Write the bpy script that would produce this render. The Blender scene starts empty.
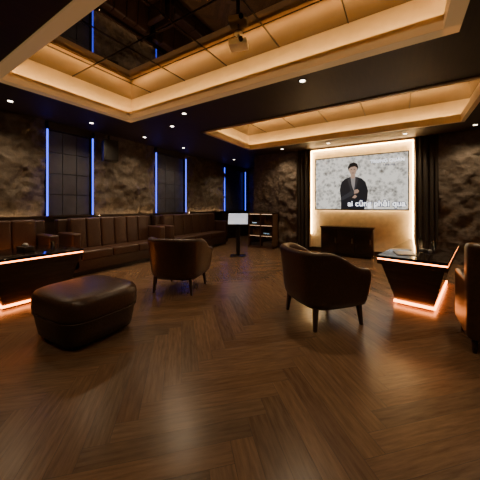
import bpy, bmesh, math, random
from mathutils import Vector, Matrix, noise
random.seed(4)
S=bpy.context.scene
COL=S.collection

# ---------------------------------------------------------------- materials
def nt(name):
    m=bpy.data.materials.new(name); m.use_nodes=True
    return m,m.node_tree.nodes,m.node_tree.links,m.node_tree.nodes['Principled BSDF']
def simple(name,c,r=.5,metal=0,spec=.5,bump=0,bscale=60,var=0):
    m,N,L,B=nt(name)
    B.inputs['Base Color'].default_value=(*c,1); B.inputs['Roughness'].default_value=r
    B.inputs['Metallic'].default_value=metal; B.inputs['Specular IOR Level'].default_value=spec
    tc=N.new('ShaderNodeTexCoord')
    if bump or var:
        n=N.new('ShaderNodeTexNoise'); n.inputs['Scale'].default_value=bscale; n.inputs['Detail'].default_value=6
        L.new(tc.outputs['Object'],n.inputs['Vector'])
        if bump:
            b=N.new('ShaderNodeBump'); b.inputs['Strength'].default_value=bump; b.inputs['Distance'].default_value=.01
            L.new(n.outputs['Fac'],b.inputs['Height']); L.new(b.outputs['Normal'],B.inputs['Normal'])
        if var:
            cr=N.new('ShaderNodeValToRGB')
            cr.color_ramp.elements[0].position=.3; cr.color_ramp.elements[1].position=.7
            cr.color_ramp.elements[0].color=(*[x*(1-var) for x in c],1)
            cr.color_ramp.elements[1].color=(*[min(1,x*(1+var)) for x in c],1)
            L.new(n.outputs['Fac'],cr.inputs['Fac']); L.new(cr.outputs['Color'],B.inputs['Base Color'])
    return m
def emis(name,c,s):
    m,N,L,B=nt(name)
    B.inputs['Base Color'].default_value=(*[x*.5 for x in c],1)
    B.inputs['Emission Color'].default_value=(*c,1); B.inputs['Emission Strength'].default_value=s
    return m
def wood(name,c1,c2,r=.4,stretch=(1,12,12),scale=3,attr=False,spec=.5):
    m,N,L,B=nt(name)
    tc=N.new('ShaderNodeTexCoord'); mp=N.new('ShaderNodeMapping'); mp.inputs['Scale'].default_value=stretch
    n=N.new('ShaderNodeTexNoise'); n.inputs['Scale'].default_value=scale; n.inputs['Detail'].default_value=8; n.inputs['Roughness'].default_value=.65
    src=tc.outputs['UV'] if attr else tc.outputs['Object']
    L.new(src,mp.inputs['Vector']); L.new(mp.outputs['Vector'],n.inputs['Vector'])
    cr=N.new('ShaderNodeValToRGB'); cr.color_ramp.elements[0].position=.3; cr.color_ramp.elements[1].position=.72
    cr.color_ramp.elements[0].color=(*c1,1); cr.color_ramp.elements[1].color=(*c2,1)
    L.new(n.outputs['Fac'],cr.inputs['Fac'])
    out=cr.outputs['Color']
    if attr:
        a=N.new('ShaderNodeVertexColor'); a.layer_name='Col'
        mx=N.new('ShaderNodeMix'); mx.data_type='RGBA'; mx.blend_type='MULTIPLY'; mx.inputs[0].default_value=1
        L.new(out,mx.inputs[6]); L.new(a.outputs['Color'],mx.inputs[7]); out=mx.outputs[2]
    L.new(out,B.inputs['Base Color'])
    B.inputs['Roughness'].default_value=r; B.inputs['Specular IOR Level'].default_value=spec
    b=N.new('ShaderNodeBump'); b.inputs['Strength'].default_value=.12; b.inputs['Distance'].default_value=.005
    L.new(n.outputs['Fac'],b.inputs['Height']); L.new(b.outputs['Normal'],B.inputs['Normal'])
    return m
def stone(name,c1,c2):
    m,N,L,B=nt(name)
    tc=N.new('ShaderNodeTexCoord')
    n=N.new('ShaderNodeTexNoise'); n.inputs['Scale'].default_value=9; n.inputs['Detail'].default_value=14; n.inputs['Roughness'].default_value=.75
    L.new(tc.outputs['Object'],n.inputs['Vector'])
    cr=N.new('ShaderNodeValToRGB'); cr.color_ramp.elements[0].position=.3; cr.color_ramp.elements[1].position=.75
    cr.color_ramp.elements[0].color=(*c1,1); cr.color_ramp.elements[1].color=(*c2,1)
    L.new(n.outputs['Fac'],cr.inputs['Fac']); L.new(cr.outputs['Color'],B.inputs['Base Color'])
    b=N.new('ShaderNodeBump'); b.inputs['Strength'].default_value=1; b.inputs['Distance'].default_value=.05
    L.new(n.outputs['Fac'],b.inputs['Height']); L.new(b.outputs['Normal'],B.inputs['Normal'])
    B.inputs['Roughness'].default_value=.65
    return m

M_leather=simple('leather_brown',(.058,.028,.018),.36,bump=.25,bscale=45,var=.2)
M_leather2=simple('leather_dark',(.042,.021,.014),.42,bump=.25,bscale=45,var=.2)
M_ceil=wood('ceiling_wood',(.030,.016,.008),(.046,.026,.013),.6,(12,1,12))
M_gold=wood('cove_wood',(.66,.50,.29),(.76,.59,.36),.5,(1,1,1))
M_mirror=simple('black_mirror',(.24,.205,.18),.02,metal=1)
M_seam=simple('seam_metal',(.05,.04,.03),.3,metal=1)
M_floor=wood('floor_wood',(.115,.066,.037),(.225,.135,.078),.27,(1.5,14,1),3,attr=True)
M_floorb=simple('floor_grout',(.03,.018,.01),.8)
M_stone=stone('rock_stone',(.060,.047,.036),(.180,.145,.112))
M_wall=simple('wall_dark',(.035,.026,.019),.7,bump=.1,var=.2,bscale=20)
M_panel=simple('niche_tile',(.06,.065,.085),.35,var=.2,bscale=6)
M_wain=wood('wainscot_wood',(.022,.012,.008),(.042,.022,.014),.4,(12,1,1))
M_black=simple('black_satin',(.010,.009,.009),.3)
M_gloss=simple('table_gloss',(.016,.010,.008),.08)
M_tbase=wood('table_wood',(.026,.014,.009),(.055,.029,.017),.25,(1,1,10))
M_legw=wood('leg_wood',(.03,.014,.008),(.06,.03,.017),.4,(1,1,1))
M_curt=simple('curtain_cloth',(.035,.028,.022),.85,bump=.3,bscale=80)
M_white=simple('white_plastic',(.75,.73,.7),.4)
M_metal=simple('steel',(.35,.34,.33),.3,metal=1)
M_shelf=wood('shelf_wood',(.07,.037,.02),(.14,.075,.04),.4,(1,1,8))
E_cove=emis('led_cove',(1,.64,.27),34)
E_blue=emis('led_blue',(.04,.07,1),3.6)
E_orange=emis('led_orange',(1,.24,.045),19)
E_spot=emis('downlight_glow',(1,.85,.65),14)

# ---------------------------------------------------------------- mesh helpers
def newobj(name,bm,mat,parent=None,smooth=False):
    me=bpy.data.meshes.new(name); bmesh.ops.recalc_face_normals(bm,faces=bm.faces[:]); bm.to_mesh(me); bm.free()
    if smooth:
        for p in me.polygons: p.use_smooth=True
    o=bpy.data.objects.new(name,me); COL.objects.link(o)
    for m in (mat if isinstance(mat,list) else [mat]): me.materials.append(m)
    if parent: o.parent=parent
    return o
def addbox(bm,x0,x1,y0,y1,z0,z1,mi=0):
    v=[bm.verts.new(p) for p in [(x0,y0,z0),(x1,y0,z0),(x1,y1,z0),(x0,y1,z0),(x0,y0,z1),(x1,y0,z1),(x1,y1,z1),(x0,y1,z1)]]
    for f in [(0,3,2,1),(4,5,6,7),(0,1,5,4),(1,2,6,5),(2,3,7,6),(3,0,4,7)]:
        fc=bm.faces.new([v[i] for i in f]); fc.material_index=mi
def box(name,b,mat,parent=None,bev=0,seg=3):
    bm=bmesh.new(); addbox(bm,*b)
    if bev: bmesh.ops.bevel(bm,geom=bm.edges[:],offset=bev,segments=seg,affect='EDGES',profile=.6)
    return newobj(name,bm,mat,parent,smooth=bool(bev))
def boxes(name,bs,mat,parent=None):
    bm=bmesh.new()
    for b in bs: addbox(bm,*b)
    return newobj(name,bm,mat,parent)
def empty(name,loc=(0,0,0),rz=0):
    e=bpy.data.objects.new(name,None); COL.objects.link(e); e.location=loc; e.rotation_euler=(0,0,rz); e.empty_display_size=.2
    return e
def loft(bm,rings,cap=True,closed=True):
    R=[[bm.verts.new(p) for p in r] for r in rings]
    n=len(R[0])
    for a,b in zip(R,R[1:]):
        for i in range(n if closed else n-1):
            j=(i+1)%n; bm.faces.new((a[i],a[j],b[j],b[i]))
    if cap:
        bm.faces.new(R[0][::-1]); bm.faces.new(R[-1])
    return R
def sellipse(a,b,n=48,p=4):
    out=[]
    for i in range(n):
        t=2*math.pi*i/n; c,s=math.cos(t),math.sin(t)
        out.append((a*math.copysign(abs(c)**(2/p),c), b*math.copysign(abs(s)**(2/p),s)))
    return out
def cyl(bm,x,y,z0,z1,r0,r1=None,n=20,cap=True):
    r1=r0 if r1 is None else r1
    loft(bm,[[(x+r*math.cos(2*math.pi*i/n),y+r*math.sin(2*math.pi*i/n),z) for i in range(n)] for r,z in ((r0,z0),(r1,z1))],cap)

# ---------------------------------------------------------------- room
XL,XR,YB,YT,YF=-5.9,3.2,-1.5,7.5,10.1
XB=-4.1
ZC=2.95; ZT=3.40
# floor : herringbone planks
bm=bmesh.new()
uvl=bm.loops.layers.uv.new('UVMap'); cl=bm.loops.layers.color.new('Col')
W=.13;n=7;g=.001
c45=math.cos(math.pi/4)
def plank(x0,y0,x1,y1,vert):
    pts=[(x0*W+g,y0*W+g),(x1*W-g,y0*W+g),(x1*W-g,y1*W-g),(x0*W+g,y1*W-g)]
    cx=(x0+x1)/2*W; cy=(y0+y1)/2*W
    rx,ry=(cx-cy)*c45,(cx+cy)*c45
    ox,oy=-1.35,4.3
    if not(XL-.6<rx+ox<XR+.6 and YB-.6<ry+oy<YF+.6): return
    vs=[bm.verts.new(((px-py)*c45+ox,(px+py)*c45+oy,0)) for px,py in pts]
    f=bm.faces.new(vs)
    k=random.uniform(.86,1.12); t=random.uniform(-.03,.03); off=random.uniform(0,50)
    for lp,(px,py) in zip(f.loops,pts):
        a,b=(px-cx,py-cy) if not vert else (py-cy,px-cx)
        lp[uvl].uv=(a+off,b+off*.37)
        lp[cl]=(k*(1+t),k,k*(1-t),1)
R=100
for y in range(-R,R):
    for m in range(-12,13):
        x=y+2*n*m
        if abs(x)<R: plank(x,y,x+n,y+1,False)
for x in range(-R,R):
    for m in range(-12,13):
        y=x-2*n+1+2*n*m
        if abs(y)<R: plank(x,y,x+1,y+n,True)
for co,no in (((XL,0,0),(-1,0,0)),((XR,0,0),(1,0,0)),((0,YB,0),(0,-1,0)),((0,YF,0),(0,1,0))):
    bmesh.ops.bisect_plane(bm,geom=bm.verts[:]+bm.edges[:]+bm.faces[:],plane_co=co,plane_no=no,clear_outer=True)
for f in bm.faces: f.normal_update()
for f in bm.faces:
    if f.normal.z<0: f.normal_flip()
me=bpy.data.meshes.new('floor')
v=[bm.verts.new(p) for p in [(XL,YB,-.003),(XR,YB,-.003),(XR,YF,-.003),(XL,YF,-.003)]]
f=bm.faces.new(v); f.material_index=1
bm.to_mesh(me); bm.free()
fl=bpy.data.objects.new('floor',me); COL.objects.link(fl); me.materials.append(M_floor); me.materials.append(M_floorb)

# ceiling with two lit trays
T=[(-4.35,.35,1.15,3.0),(-3.68,1.0,4.42,6.44)]
s=ZC+.06
bs=[(XL,XR,YB,T[0][2],ZC,s),(XL,XR,T[0][3],T[1][2],ZC,s),(XL,XR,T[1][3],YF,ZC,s)]
for t in T:
    bs+= [(XL,t[0],t[2],t[3],ZC,s),(t[1],XR,t[2],t[3],ZC,s)]
bm=bmesh.new()
for b in bs: addbox(bm,*b)
addbox(bm,XL,XR,YB,YF,ZT+.02,ZT+.08)
newobj('ceiling',bm,M_ceil)
# front tray lip: lit look put in as faint emission
M_lip=simple('lip_painted_glow',(.60,.44,.23),.5)
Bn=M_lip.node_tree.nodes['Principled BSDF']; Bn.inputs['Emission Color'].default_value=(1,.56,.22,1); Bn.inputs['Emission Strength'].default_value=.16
for k,t in enumerate(T):
    e=empty('ceiling_cove' if k==0 else 'ceiling_cove.001')
    o=.15; x0,x1,y0,y1=t[0]-o,t[1]+o,t[2]-o,t[3]+o
    boxes('cove_face',[(x0-.03,x0,y0,y1,s,ZT),(x1,x1+.03,y0,y1,s,ZT),(x0-.03,x1+.03,y0-.03,y0,s,ZT),(x0-.03,x1+.03,y1,y1+.03,s,ZT)],M_gold,e)
    w=.06 if k else .12; zz=ZC-.02
    x0,x1,y0,y1=t
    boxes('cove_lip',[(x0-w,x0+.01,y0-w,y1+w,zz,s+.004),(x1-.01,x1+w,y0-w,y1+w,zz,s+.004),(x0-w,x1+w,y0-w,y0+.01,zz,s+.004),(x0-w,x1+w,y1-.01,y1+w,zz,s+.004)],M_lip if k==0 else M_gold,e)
    u=s+.06
    boxes('cove_led_shield',[(x0-.012,x0+.008,y0,y1,s,u),(x1-.008,x1+.012,y0,y1,s,u),(x0,x1,y0-.012,y0+.008,s,u),(x0,x1,y1-.008,y1+.012,s,u)],M_gold,e)  # added to screen the LED strips from the mirror above
    q=.014;h=.036
    boxes('cove_led',[(x0-q-h,x0-q,y0,y1,s+.005,s+.012),(x1+q,x1+q+h,y0,y1,s+.005,s+.012),(x0,x1,y0-q-h,y0-q,s+.005,s+.012),(x0,x1,y1+q,y1+q+h,s+.005,s+.012)],E_cove,e)
    boxes('mirror_panels',[(x0-.14,x1+.14,y0-.14,y1+.14,ZT-.005,ZT+.01)],M_mirror,e)
    sb=[]
    x=x0+.45
    while x<x1:
        sb.append((x-.006,x+.006,y0-.14,y1+.14,ZT-.012,ZT-.004)); x+=.85
    yy=(y0+y1)/2
    sb.append((x0-.14,x1+.14,yy-.006,yy+.006,ZT-.012,ZT-.004))
    boxes('mirror_seams',sb,M_seam,e)

def grid_wall(name,axis,fixed,a0,a1,z0,z1,amp,mat,seed,step=.03,sign=1,parent=None):
    na=max(2,int((a1-a0)/step)); nz=max(2,int((z1-z0)/step))
    bm=bmesh.new(); V=[]
    for i in range(na+1):
        r=[]
        for j in range(nz+1):
            a=a0+(a1-a0)*i/na; z=z0+(z1-z0)*j/nz
            p=Vector((a*1.3+seed,z*1.3,seed))
            d=noise.fractal(p*2.6,1.0,2.0,6)*amp*1.3 + noise.ridged_multi_fractal(p*1.8,.8,2.1,4,1.0,2.0)*amp*.5
            d=max(-amp,min(amp*2,d))+amp
            if axis=='x': r.append(bm.verts.new((fixed+sign*d,a,z)))
            else: r.append(bm.verts.new((a,fixed+sign*d,z)))
        V.append(r)
    for i in range(na):
        for j in range(nz):
            bm.faces.new((V[i][j],V[i+1][j],V[i+1][j+1],V[i][j+1]))
    return newobj(name,bm,mat,parent,True)

# walls
box('wall_left',(XL-.1,XL,YB,YF,0,ZT),M_wall)
box('wall_right',(XR,XR+.1,YB,YF,0,ZT),M_wall)
box('wall_front',(XL-.1,XR+.1,YB-.1,YB,0,ZT),M_wall)
boxes('wall_back',[(XB,XR,YT,YT+.1,0,ZT),(XL,XB+.1,YF,YF+.1,0,ZT),(XB,XB+.1,YT,YF,0,ZT)],M_wall)
box('baseboard_back',(XB,XR,YT-.02,YT,0,.1),M_wain)

# left wall : wainscot, niches with blue LED, rock panels
NI=[(2.22,3.08),(4.82,5.99),(8.11,9.68)]
ZL=1.11
wz=empty('trim_1')
box('wainscot',(XL,XL+.08,YB,YF,0,ZL),M_wain,wz)
box('wainscot_ledge',(XL,XL+.11,YB,YF,ZL-.03,ZL),M_wain,wz)
prev=YB; i=0
for a,b in NI+[(YF,YF)]:
    grid_wall('rock_wall_panel' if i==0 else 'rock_wall_panel.%03d'%i,'x',XL+.02,prev,a-.03,ZL,ZC,.055,M_stone,7.3*i+1,sign=1); prev=b+.03; i+=1
k=0
for ni,(a,b) in enumerate(NI):
    npn=empty('wall_niche_panel' if ni==0 else 'wall_niche_panel.%03d'%ni)
    bs=[]; nz=4; ny=3; A=a+.025; Bb=b-.025
    for p in range(ny):
        for q in range(nz):
            ya=A+(Bb-A)*p/ny; yb=A+(Bb-A)*(p+1)/ny; za=ZL+(2.79-ZL)*q/nz; zb=ZL+(2.79-ZL)*(q+1)/nz
            bs.append((XL,XL+.05,ya+.005,yb-.005,za+.006,zb-.006))
    boxes('niche_tiles',bs,M_panel,npn)
    boxes('niche_head',[(XL,XL+.12,A,Bb,2.80,ZC)],M_wall,npn)
    for y in (a,b):
        e=empty('blue_led_strip' if k==0 else 'blue_led_strip.%03d'%k); k+=1
        box('led_line',(XL+.12,XL+.14,y-.012,y+.012,ZL,2.79),E_blue,e)
        box('led_profile',(XL+.001,XL+.12,y-.018,y+.018,ZL,2.79),M_black,e)
# warm uplight on ledge
E_up=emis('led_up',(1,.62,.30),16.0)
for i,(a,b) in enumerate(((-1.2,2.1),(3.2,4.7),(6.1,8.0))):
    wl=empty('ledge_uplight' if i==0 else 'ledge_uplight.%03d'%i)
    box('uplight_led',(XL+.17,XL+.185,a,b,ZL-.03,ZL-.018),E_up,wl)
    box('uplight_rail',(XL+.111,XL+.2,a,b,ZL-.06,ZL-.03),M_wain,wl)
    box('uplight_shield',(XL+.19,XL+.2,a,b,ZL-.03,ZL+.0),M_wain,wl)

# back wall dressing
rb=empty('rock_pillar')
grid_wall('rock_left','y',YT-.02,-3.2,-2.62,0.0,ZC,.05,M_stone,31,sign=-1,parent=rb)
boxes('rock_core',[(-3.2,-2.62,YT-.04,YT,0,ZC)],M_stone,rb)
rb2=empty('rock_pillar.001')
grid_wall('rock_right','y',YT-.02,.75,1.75,0.0,ZC,.05,M_stone,57,sign=-1,parent=rb2)
grid_wall('rock_wall_panel.005','y',YT-.01,XB,-3.22,1.1,ZC,.04,M_stone,81,sign=-1)
grid_wall('rock_wall_panel.006','y',YF-.02,XL+.1,XB,0,ZC,.04,M_stone,91,sign=-1)
def curtain(name,x0,x1,y,z0,z1):
    bm=bmesh.new(); N_=int((x1-x0)/.012); rows=[z0,(z0+z1)/2,z1]; V=[]
    for i in range(N_+1):
        x=x0+(x1-x0)*i/N_; d=.035*math.sin(x*2*math.pi/.11)+.012*math.sin(x*23)
        V.append([bm.verts.new((x,y+d,z)) for z in rows])
    for i in range(N_):
        for j in range(2): bm.faces.new((V[i][j],V[i+1][j],V[i+1][j+1],V[i][j+1]))
    return newobj(name,bm,M_curt,None,True)
curtain('curtain',-2.58,-2.26,YT-.1,.02,ZC)
curtain('curtain.001',.36,.74,YT-.1,.02,ZC)
curtain('curtain.002',1.78,3.1,YT-.1,.02,ZC)

# TV feature panel
tp=empty('tv_feature_panel')
mp_=simple('plaster_gold',(.80,.66,.42),.6,bump=.3,bscale=8,var=.12)
box('panel_back',(-2.2,.29,YT-.03,YT,.12,2.93),mp_,tp)
fr=[(-2.23,-2.19,YT-.11,YT,.12,2.94),(.28,.32,YT-.11,YT,.12,2.94),(-2.23,.32,YT-.11,YT,2.9,2.945)]
boxes('panel_frame',fr,M_gold,tp)
E_pl=emis('led_panel',(1,.64,.27),58)
boxes('panel_led',[(-2.185,-2.17,YT-.10,YT-.08,.5,2.88),(.26,.275,YT-.10,YT-.08,.5,2.88),(-2.17,.26,YT-.10,YT-.08,2.875,2.89)],E_pl,tp)
boxes('panel_led_behind_tv',[(-1.95,.09,YT-.075,YT-.06,1.25,1.27),(-1.95,.09,YT-.075,YT-.06,2.52,2.54)],E_pl,tp)
box('tv_mount',(-1.2,-.6,YT-.11,YT-.03,1.6,2.2),M_black,tp)

# television
tv=empty('television',(-.93,YT-.2,1.19))
hw,ht=1.12,1.44
box('tv_body',(-hw,hw,0,.09,0,ht),M_black,tv,.01,2)
m,N,L,B=nt('screen_backdrop')
tc=N.new('ShaderNodeTexCoord'); n1=N.new('ShaderNodeTexNoise'); n1.inputs['Scale'].default_value=3.2; n1.inputs['Detail'].default_value=12; n1.inputs['Roughness'].default_value=.8
vo=N.new('ShaderNodeTexVoronoi'); vo.inputs['Scale'].default_value=11
L.new(tc.outputs['Object'],n1.inputs['Vector']); L.new(tc.outputs['Object'],vo.inputs['Vector'])
ad=N.new('ShaderNodeMath'); ad.operation='MULTIPLY_ADD'; ad.inputs[1].default_value=.22
L.new(vo.outputs['Distance'],ad.inputs[0]); L.new(n1.outputs['Fac'],ad.inputs[2])
cr=N.new('ShaderNodeValToRGB'); cr.color_ramp.elements[0].position=.46; cr.color_ramp.elements[0].color=(.13,.12,.10,1)
cr.color_ramp.elements[1].position=.66; cr.color_ramp.elements[1].color=(.78,.73,.65,1)
L.new(ad.outputs[0],cr.inputs['Fac']); L.new(cr.outputs['Color'],B.inputs['Emission Color'])
B.inputs['Emission Strength'].default_value=1.25; B.inputs['Base Color'].default_value=(.01,.01,.01,1); B.inputs['Roughness'].default_value=.3
box('screen',(-hw+.025,hw-.025,-.004,.002,.03,ht-.03),m,tv)
def flat(name,pts,mat,y):
    bm=bmesh.new(); vs=[bm.verts.new((x,y,z)) for x,z in pts]; f=bm.faces.new(vs)
    return newobj(name,bm,mat,tv)
def scr(name,c,s=.9): return emis(name,c,s)
S_dark=scr('pic_jacket',(.012,.014,.018)); S_fold=scr('pic_fold',(.035,.038,.045)); S_hair=scr('pic_hair',(.008,.007,.007)); S_skin=scr('pic_skin',(.45,.30,.22)); S_shirt=scr('pic_shirt',(.30,.29,.29)); S_w=scr('pic_white',(.9,.9,.92),3.2)
S_blue=scr('pic_blue',(.01,.02,.10))
cx=-.12
flat('pic_torso',[(cx-.30,.03),(cx-.30,.30),(cx-.33,.55),(cx-.29,.74),(cx-.20,.83),(cx-.07,.88),(cx+.07,.88),(cx+.20,.83),(cx+.30,.73),(cx+.36,.5),(cx+.34,.3),(cx+.27,.03)],S_dark,-.008)
flat('pic_shirt',[(cx-.06,.88),(cx+.06,.88),(cx+.045,.66),(cx+.02,.5),(cx-.03,.66)],S_shirt,-.0095)
flat('pic_lapel_left',[(cx-.07,.88),(cx-.13,.80),(cx-.03,.45),(cx-.02,.5),(cx-.045,.7)],S_fold,-.0098)
flat('pic_lapel_right',[(cx+.07,.88),(cx+.13,.80),(cx+.03,.45),(cx+.02,.5),(cx+.05,.7)],S_fold,-.0098)
flat('pic_neck',[(cx-.055,.86),(cx,.82),(cx+.055,.86),(cx+.05,.97),(cx-.05,.97)],S_skin,-.011)
flat('pic_face',[(cx+.10*math.cos(t)*(.86 if math.sin(t)<0 else 1),1.06+.145*math.sin(t)) for t in [2*math.pi*i/24 for i in range(24)]],S_skin,-.0125)
flat('pic_hair',[(cx-.115,1.03),(cx-.125,1.14),(cx-.08,1.23),(cx+.02,1.26),(cx+.10,1.22),(cx+.13,1.13),(cx+.112,1.03),(cx+.095,1.11),(cx+.05,1.15),(cx-.04,1.14),(cx-.095,1.1)],S_hair,-.014)
flat('pic_forearm',[(cx-.30,.34),(cx-.26,.26),(cx+.0,.40),(cx+.08,.47),(cx+.05,.53),(cx-.05,.50)],S_fold,-.0135)
flat('pic_hand',[(cx+.03,.43),(cx+.12,.45),(cx+.15,.50),(cx+.11,.55),(cx+.03,.53)],S_skin,-.015)
flat('pic_hand_left',[(cx-.02,.33),(cx+.05,.31),(cx+.1,.36),(cx+.05,.41)],S_skin,-.015)
flat('pic_eye_left',[(cx-.055,1.065),(cx-.02,1.065),(cx-.02,1.08),(cx-.055,1.08)],S_hair,-.015)
flat('pic_eye_right',[(cx+.02,1.065),(cx+.055,1.065),(cx+.055,1.08),(cx+.02,1.08)],S_hair,-.015)
flat('pic_mouth',[(cx-.03,.985),(cx+.03,.985),(cx+.02,.973),(cx-.02,.973)],S_hair,-.015)
def text(name,body,x,z,size,mat,y,parent,bold=0):
    c=bpy.data.curves.new(name,'FONT'); c.body=body; c.size=size; c.align_x='CENTER'; c.offset=bold
    o=bpy.data.objects.new(name,c); COL.objects.link(o); o.data.materials.append(mat); o.parent=parent
    o.location=(x,y,z); o.rotation_euler=(math.pi/2,0,0); return o
text('lyric_outline','ai cũng phải qua',.40,.11,.195,S_blue,-.017,tv,.018)
text('lyric_text','ai cũng phải qua',.40,.11,.195,S_w,-.019,tv,.001)
text('title_outline','TRUNG QUÂN',.66,1.2,.11,S_blue,-.017,tv,.007)
text('title_text','TRUNG QUÂN',.66,1.2,.11,S_w,-.019,tv,.001)
text('title_small','karaoke',.70,1.11,.08,S_blue,-.019,tv,.0)

# media cabinet under TV
mc=empty('media_cabinet',(-1.17,7.12,0))
box('carcass',(-.62,.62,-.18,.2,.06,.74),M_black,mc,.006,2)
box('plinth',(-.58,.58,-.14,.18,0,.06),M_black,mc)
box('top',(-.64,.64,-.2,.2,.73,.765),M_gloss,mc,.004,2)
M_cd=simple('cab_door',(.014,.011,.010),.25)
for i,x in enumerate((-.60,-.195,.21)):
    box('door_panel_%d'%i,(x,x+.39,-.195,-.18,.09,.71),M_cd,mc,.004,2)
    box('handle_%d'%i,(x+.34,x+.355,-.215,-.195,.36,.48),M_metal,mc)

# low equipment shelf
bs_=empty('equipment_shelf',(-3.65,7.22,0))
parts=[(-.42,-.39,-.2,.2,0,1.08),(.39,.42,-.2,.2,0,1.08),(-.42,.42,-.2,.2,1.05,1.09),(-.42,.42,-.2,.2,0,.06),(-.42,.42,.18,.2,0,1.08),(-.42,.42,-.2,.2,.38,.4),(-.42,.42,-.2,.2,.70,.72),(-.015,.015,-.2,.2,0,1.08)]
boxes('shelf_frame',parts,M_shelf,bs_)
E_sh=emis('led_shelf',(1,.62,.32),2.2)
boxes('shelf_led',[(-.385,-.02,-.17,-.16,1.04,1.049),(.02,.385,-.17,-.16,1.04,1.049),(-.385,-.02,-.17,-.16,.691,.699),(.02,.385,-.17,-.16,.691,.699),(-.385,-.02,-.17,-.16,.371,.379),(.02,.385,-.17,-.16,.371,.379)],E_sh,bs_)
M_dev=simple('device_case',(.16,.15,.14),.35,metal=.6); M_dev2=simple('device_dark',(.03,.03,.032),.3)
boxes('amplifier',[(-.36,-.05,-.14,.14,.72,.83),(.05,.36,-.14,.14,.06,.19)],M_dev,bs_)
boxes('mixer',[(.05,.36,-.14,.14,.40,.50),(-.36,-.05,-.14,.14,.06,.16)],M_dev2,bs_)
bm=bmesh.new()
for (z,a,b) in ((.72,.07,.36),(.4,-.35,-.05)):
    x=a
    while x<b:
        hh=random.uniform(.14,.22); cyl(bm,x,0,z,z+hh*.65,.024,.024,12); cyl(bm,x,0,z+hh*.65,z+hh,.012,.010,10); x+=.065
newobj('bottles',bm,simple('bottle_glass',(.35,.22,.12),.15),bs_)
E_ind=emis('indicator',(.5,.8,1),3)
boxes('indicator_lights',[(-.30+.04*i,-.29+.04*i,-.146,-.139,.77,.785) for i in range(4)]+[(.1+.05*i,.112+.05*i,-.146,-.139,.45,.46) for i in range(4)],E_ind,bs_)

# ---------------------------------------------------------------- sofas along left wall
def sofa(name,y0,y1,arms=(True,True),nseat=3):
    e=empty(name,(XL+.2,(y0+y1)/2,0))
    h=(y1-y0)/2; D=.72
    box('plinth',(.06,D-.05,-h+.04,h-.04,0,.09),M_black,e)
    box('base',(0,D,-h,h,.08,.30),M_leather2,e,.02)
    box('back_frame',(0,.16,-h,h,.1,1.04),M_leather2,e,.03)
    a0=-h+(.17 if arms[0] else .0); a1=h-(.17 if arms[1] else .0)
    w=(a1-a0)/nseat
    for i in range(nseat):
        box('seat_cushion_%d'%(i+1),(.15,D+.02,a0+i*w+.004,a0+(i+1)*w-.004,.28,.46),M_leather,e,.045,4)
    k=nseat*2; w=(a1-a0)/k
    for i in range(k):
        bm=bmesh.new(); addbox(bm,.14,.32,a0+i*w+.003,a0+(i+1)*w-.003,.44,1.06)
        for v in bm.verts:
            if v.co.z>.8: v.co.x-=.06
        bmesh.ops.bevel(bm,geom=bm.edges[:],offset=.04,segments=4,affect='EDGES',profile=.6)
        newobj('back_cushion_%d'%(i+1),bm,M_leather,e,True)
    if arms[0]: box('arm_left',(.0,D,-h,-h+.16,.1,.80),M_leather,e,.045,4)
    if arms[1]: box('arm_right',(.0,D,h-.16,h,.1,.80),M_leather,e,.045,4)
    return e
sofa('banquette_sofa',-.3,2.1,(True,True),3)
sofa('banquette_sofa.001',2.3,4.45,(True,True),3)
sofa('banquette_sofa.002',4.6,7.2,(True,True),3)

# ---------------------------------------------------------------- tub armchair
def tub(name,loc,rz):
    e=empty(name,(*loc,0),rz)
    a,bk=.42,.40
    path=[]
    for i in range(6): path.append((a,.34-.36*i/6))
    K=22
    for i in range(K+1):
        t=math.pi*i/K; c,s_=math.cos(t),math.sin(t); p=3.2
        path.append((a*math.copysign(abs(c)**(2/p),c),-.02-bk*abs(s_)**(2/p)))
    for i in range(6): path.append((-a,-.02+.36*(i+1)/6))
    rings=[]
    n_=len(path)
    for i,(x,y) in enumerate(path):
        q=max(0,min(1,(.26-y)/.46)); q=q*q*(3-2*q)
        H=.64+.19*q; th=.085
        p0=Vector(path[max(0,i-1)]); p1=Vector(path[min(n_-1,i+1)]); tg=(p1-p0).normalized()
        nr=Vector((tg.y,-tg.x))
        if nr.dot(Vector((x,y+.0)))<0: nr=-nr
        P=Vector((x,y)); fl=.02*q
        def pt(off,z,k=1): 
            v=P*k+nr*off; return (v.x,v.y,z)
        rings.append([pt(-.0,.22,.90),pt(.0,.36,.96),pt(.005,H*.75,.985),pt(.012+fl,H-.05,1),pt(.0+fl,H-.008,1),pt(-.04+fl,H,1),pt(-th+fl,H-.015,1),pt(-th-.005,H-.06,1),pt(-th-.01,.5,.98),pt(-th-.02,.36,.95),pt(-th-.02,.22,.90)])
    bm=bmesh.new(); loft(bm,rings)
    o=newobj('shell',bm,M_leather,e,True)
    sb=o.modifiers.new('s','SUBSURF'); sb.levels=1; sb.render_levels=1
    def seatring(k,z): return [(x*k,y*k-.01+.03,z) for x,y in sellipse(.335,.345,40,4)]
    bm=bmesh.new(); loft(bm,[seatring(.93,.30),seatring(1,.33),seatring(1.0,.42),seatring(.96,.455),seatring(.8,.47),seatring(.3,.475)])
    newobj('seat',bm,M_leather2,e,True)
    bm=bmesh.new(); loft(bm,[seatring(.95,.21),seatring(1.0,.23),seatring(1.0,.31)])
    newobj('seat_base',bm,M_leather,e,True)
    k=1
    for sx in (-1,1):
        for sy in (-1,1):
            bm=bmesh.new(); x=.28*sx;y=.27*sy
            def sq(cx,cy,r,z): return [(cx-r,cy-r,z),(cx+r,cy-r,z),(cx+r,cy+r,z),(cx-r,cy+r,z)]
            loft(bm,[sq(x*1.08,y*1.08,.014,0),sq(x,y,.024,.24)])
            newobj('leg_%d'%k,bm,M_legw,e); k+=1
    return e
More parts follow.
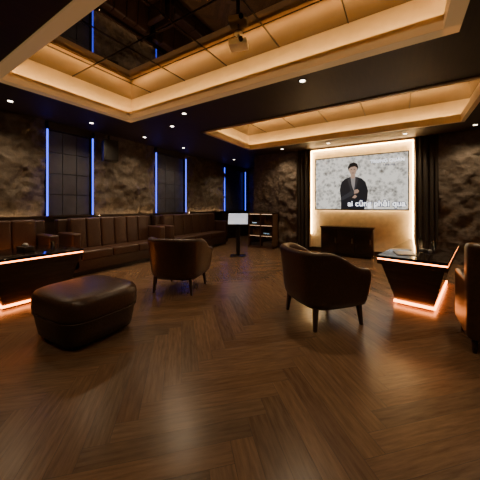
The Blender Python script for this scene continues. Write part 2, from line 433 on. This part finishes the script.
tub('tub_armchair',(-.78,3.07),-math.radians(41))
tub('tub_armchair.001',(-2.95,2.95),math.radians(20))

# ---------------------------------------------------------------- ottoman
e=empty('ottoman',(-2.78,1.42,0),math.radians(3))
def oring(k,z,a=.43,b=.39): return [(x*k,y*k,z) for x,y in sellipse(a,b,56,4.2)]
bm=bmesh.new(); loft(bm,[oring(.84,.045),oring(.88,.05),oring(.92,.14),oring(.965,.25),oring(.97,.262)])
newobj('body',bm,M_leather2,e,True)
bm=bmesh.new(); loft(bm,[oring(.94,.262),oring(.985,.27),oring(1.0,.31),oring(1.0,.38),oring(.985,.425),oring(.94,.455),oring(.85,.472),oring(.6,.482),oring(.2,.485)])
newobj('cushion',bm,M_leather,e,True)
bm=bmesh.new()
V=[]
for (x,y) in sellipse(.423,.383,56,4.2):
    l=math.hypot(x,y); V.append([bm.verts.new((x+x/l*.007*math.cos(t),y+y/l*.007*math.cos(t),.262+.007*math.sin(t))) for t in [2*math.pi*j/8 for j in range(8)]])
for i in range(len(V)):
    A=V[i];Bq=V[(i+1)%len(V)]
    for j in range(8): bm.faces.new((A[j],A[(j+1)%8],Bq[(j+1)%8],Bq[j]))
newobj('piping',bm,M_leather2,e,True)
bm=bmesh.new()
for sx in (-1,1):
    for sy in (-1,1): cyl(bm,.27*sx,.24*sy,0,.06,.02,.025,12)
newobj('feet',bm,M_black,e)

# ---------------------------------------------------------------- tables
def table(name,loc,rz,wx,ly):
    e=empty(name,(*loc,0),rz)
    hx,hy=wx/2,ly/2
    def rect(kx,ky,z): return [(-kx,-ky,z),(kx,-ky,z),(kx,ky,z),(-kx,ky,z)]
    box('top',(-hx,hx,-hy,hy,.63,.665),M_gloss,e,.006,2)
    box('led_band_top',(-hx+.006,hx-.006,-hy+.006,hy-.006,.615,.63),E_orange,e)
    box('apron',(-hx,hx,-hy,hy,.555,.615),M_tbase,e,.005,2)
    bm=bmesh.new(); loft(bm,[rect(hx*.58,hy*.74,.06),rect(hx*.9,hy*.95,.555)])
    newobj('pedestal',bm,M_tbase,e)
    box('led_band_floor',(-hx*.62,hx*.62,-hy*.765,hy*.765,.03,.05),E_orange,e)
    box('foot',(-hx*.55,hx*.55,-hy*.72,hy*.72,0,.06),M_black,e)
    return e
t1=table('lounge_table',(.30,4.72),-math.radians(11),.72,2.1)
t2=table('lounge_table.001',(-4.45,1.50),0,.90,1.0)
def glass(name,loc,h=.11,r=.03):
    m,N,L,B=nt('clear_glass'); B.inputs['Transmission Weight'].default_value=1; B.inputs['Roughness'].default_value=.03; B.inputs['IOR'].default_value=1.45
    bm=bmesh.new(); nn=20
    prof=[(r*.8,0),(r,h),(r-.003,h),(r*.8-.003,.008)]
    loft(bm,[[(q*math.cos(2*math.pi*i/nn),q*math.sin(2*math.pi*i/nn),z) for i in range(nn)] for q,z in prof])
    o=newobj(name,bm,m,None,True); o.location=loc
glass('drinking_glass',(.42,4.7,.666)); glass('drinking_glass.001',(.28,4.95,.666)); glass('drinking_glass.002',(-4.3,1.72,.666))
o=empty('menu_booklet',(.05,4.05,.667),.2)
box('cover',(-.11,.11,-.15,.15,0,.012),simple('menu_cover',(.35,.32,.3),.4),o)
o=empty('microphone',(.30,4.35,.69),.6)
bm=bmesh.new(); cyl(bm,0,0,-.1,.06,.014,.02,16); newobj('handle',bm,M_black,o,True).rotation_euler=(math.pi/2,0,0)
bm=bmesh.new(); bmesh.ops.create_uvsphere(bm,u_segments=16,v_segments=10,radius=.026); q=newobj('grille',bm,M_metal,o,True); q.location=(0,-.08,0)
o=empty('tissue_box',(-4.45,1.45,.666),.1)
box('carton',(-.11,.11,-.06,.06,0,.07),simple('carton_c',(.05,.03,.02),.4),o,.006,2)
bm=bmesh.new(); loft(bm,[[(.05*math.cos(t)*k,.015*math.sin(t)*k+.01*math.sin(3*t),z) for t in [2*math.pi*i/16 for i in range(16)]] for k,z in ((1,.07),(1.2,.09),(.5,.115))]); newobj('tissue',bm,M_white,o,True)

# ---------------------------------------------------------------- song kiosk
e=empty('song_selection_kiosk',(-3.57,5.62,0),math.radians(28))
box('base_plate',(-.2,.2,-.16,.16,0,.025),M_black,e,.006,2)
box('post',(-.05,.05,-.03,.03,.02,.88),M_black,e,.006,2)
hd=empty('head',(0,0,.96)); hd.parent=e; hd.rotation_euler=(-math.radians(28),0,0)
box('bezel',(-.27,.27,-.02,.02,-.17,.17),M_black,hd,.008,2)
m,N,L,B=nt('kiosk_ui'); tc=N.new('ShaderNodeTexCoord'); br=N.new('ShaderNodeTexBrick')
mpn=N.new('ShaderNodeMapping'); mpn.inputs['Rotation'].default_value=(math.pi/2,0,0); L.new(tc.outputs['Object'],mpn.inputs['Vector']); L.new(mpn.outputs['Vector'],br.inputs['Vector'])
br.inputs['Scale'].default_value=8; br.inputs['Color1'].default_value=(.75,.8,.85,1); br.inputs['Color2'].default_value=(.4,.5,.6,1); br.inputs['Mortar'].default_value=(.1,.15,.3,1)
L.new(br.outputs['Color'],B.inputs['Emission Color']); B.inputs['Emission Strength'].default_value=1.2
box('display',(-.25,.25,-.024,-.02,-.15,.15),m,hd)

# ---------------------------------------------------------------- high-back lounge chair at right
e=empty('high_back_armchair',(.86,3.22,0),0)
box('back',(-.36,.36,-.26,-.10,.12,.97),M_leather,e,.05,5)
box('back_cushion',(-.27,.27,-.13,-.01,.44,.92),M_leather2,e,.045,5)
box('seat_base',(-.34,.34,-.2,.34,.12,.32),M_leather2,e,.02,3)
box('seat_cushion',(-.25,.25,-.1,.36,.30,.46),M_leather,e,.04,4)
box('arm_left',(-.36,-.25,-.18,.36,.12,.64),M_leather,e,.04,4)
box('arm_right',(.25,.36,-.18,.36,.12,.64),M_leather,e,.04,4)
k=1
for sx in (-.30,.30):
    for sy in (-.2,.28):
        bm=bmesh.new(); cyl(bm,sx,sy,0,.14,.016,.026,12); newobj('leg_%d'%k,bm,M_legw,e,True); k+=1

# ---------------------------------------------------------------- speakers / projector / downlights and fill spots
def speaker(name,loc,rz):
    e=empty(name,loc,rz)
    box('cabinet',(-.15,.15,-.14,.14,-.23,.23),M_black,e,.012,2)
    box('grille',(-.14,.14,-.15,-.135,-.22,.22),simple('grille_m',(.02,.02,.02),.6,bump=.6,bscale=200),e,.004,2)
    box('bracket',(-.02,.02,.12,.2,.0,.38),M_black,e)
speaker('wall_speaker',(XL+.42,3.30,2.52),math.radians(70))
e=empty('ceiling_projector',(-1.66,2.62,3.26),math.radians(20))
box('housing',(-.11,.11,-.08,.08,-.04,.03),M_white,e,.012,3)
bm=bmesh.new(); cyl(bm,0,0,0,.03,.028,.026,20); q=newobj('lens',bm,M_gloss,e,True); q.rotation_euler=(math.pi/2,0,0); q.location=(.05,-.08,0)
bm=bmesh.new(); cyl(bm,0,0,.03,.135,.012,.012,12); cyl(bm,0,0,.12,.135,.05,.05,20); newobj('mount',bm,M_metal,e)
dl=[(-1.09,3.3),(-3.27,3.35),(-5.2,2.75),(.1,6.95),(-5.2,5.3),(-1.6,6.95),(-2.9,6.95),(.9,3.75),(-2.2,.4),(-.3,.3),(-4.9,.6),(1.5,1.5),(1.8,5.2),(-5.0,7.6),(-4.0,3.75),(-5.2,4.0),(1.3,6.95),(-5.2,1.5)]  # only some are real downlights; the rest are added fill and wall wash
e=empty('ceiling_downlight_and_fill')
for i,(x,y) in enumerate(dl):
    bm=bmesh.new(); nn=28
    prof=[(.034,ZC-.001),(.05,ZC-.006),(.058,ZC-.004),(.06,ZC)]
    loft(bm,[[(x+q*math.cos(2*math.pi*k/nn),y+q*math.sin(2*math.pi*k/nn),z) for k in range(nn)] for q,z in prof],cap=False)
    newobj('trim_ring_%d'%i,bm,M_black,e,True)
    bm=bmesh.new(); cyl(bm,x,y,ZC-.002,ZC,.034,.034,24); newobj('bulb_%d'%i,bm,E_spot,e)
    l=bpy.data.lights.new('spot_%d'%i,'SPOT'); l.energy=68 if y>1 else 40; l.color=(1,.73,.45); l.spot_size=math.radians(125); l.spot_blend=1; l.shadow_soft_size=.05
    o=bpy.data.objects.new('spot_%d'%i,l); COL.objects.link(o); o.location=(x,y,ZC-.03); o.parent=e

# world
w=bpy.data.worlds.new('World'); S.world=w; w.use_nodes=True
w.node_tree.nodes['Background'].inputs[0].default_value=(.9,.75,.6,1); w.node_tree.nodes['Background'].inputs[1].default_value=.02

# camera
cd=bpy.data.cameras.new('Camera'); cd.sensor_width=36; cd.lens=19.2; cd.shift_y=-.0708; cd.clip_start=.05
co=bpy.data.objects.new('Camera',cd); COL.objects.link(co); co.location=(0,0,1.3); co.rotation_euler=(math.pi/2,0,math.radians(32))
S.camera=co
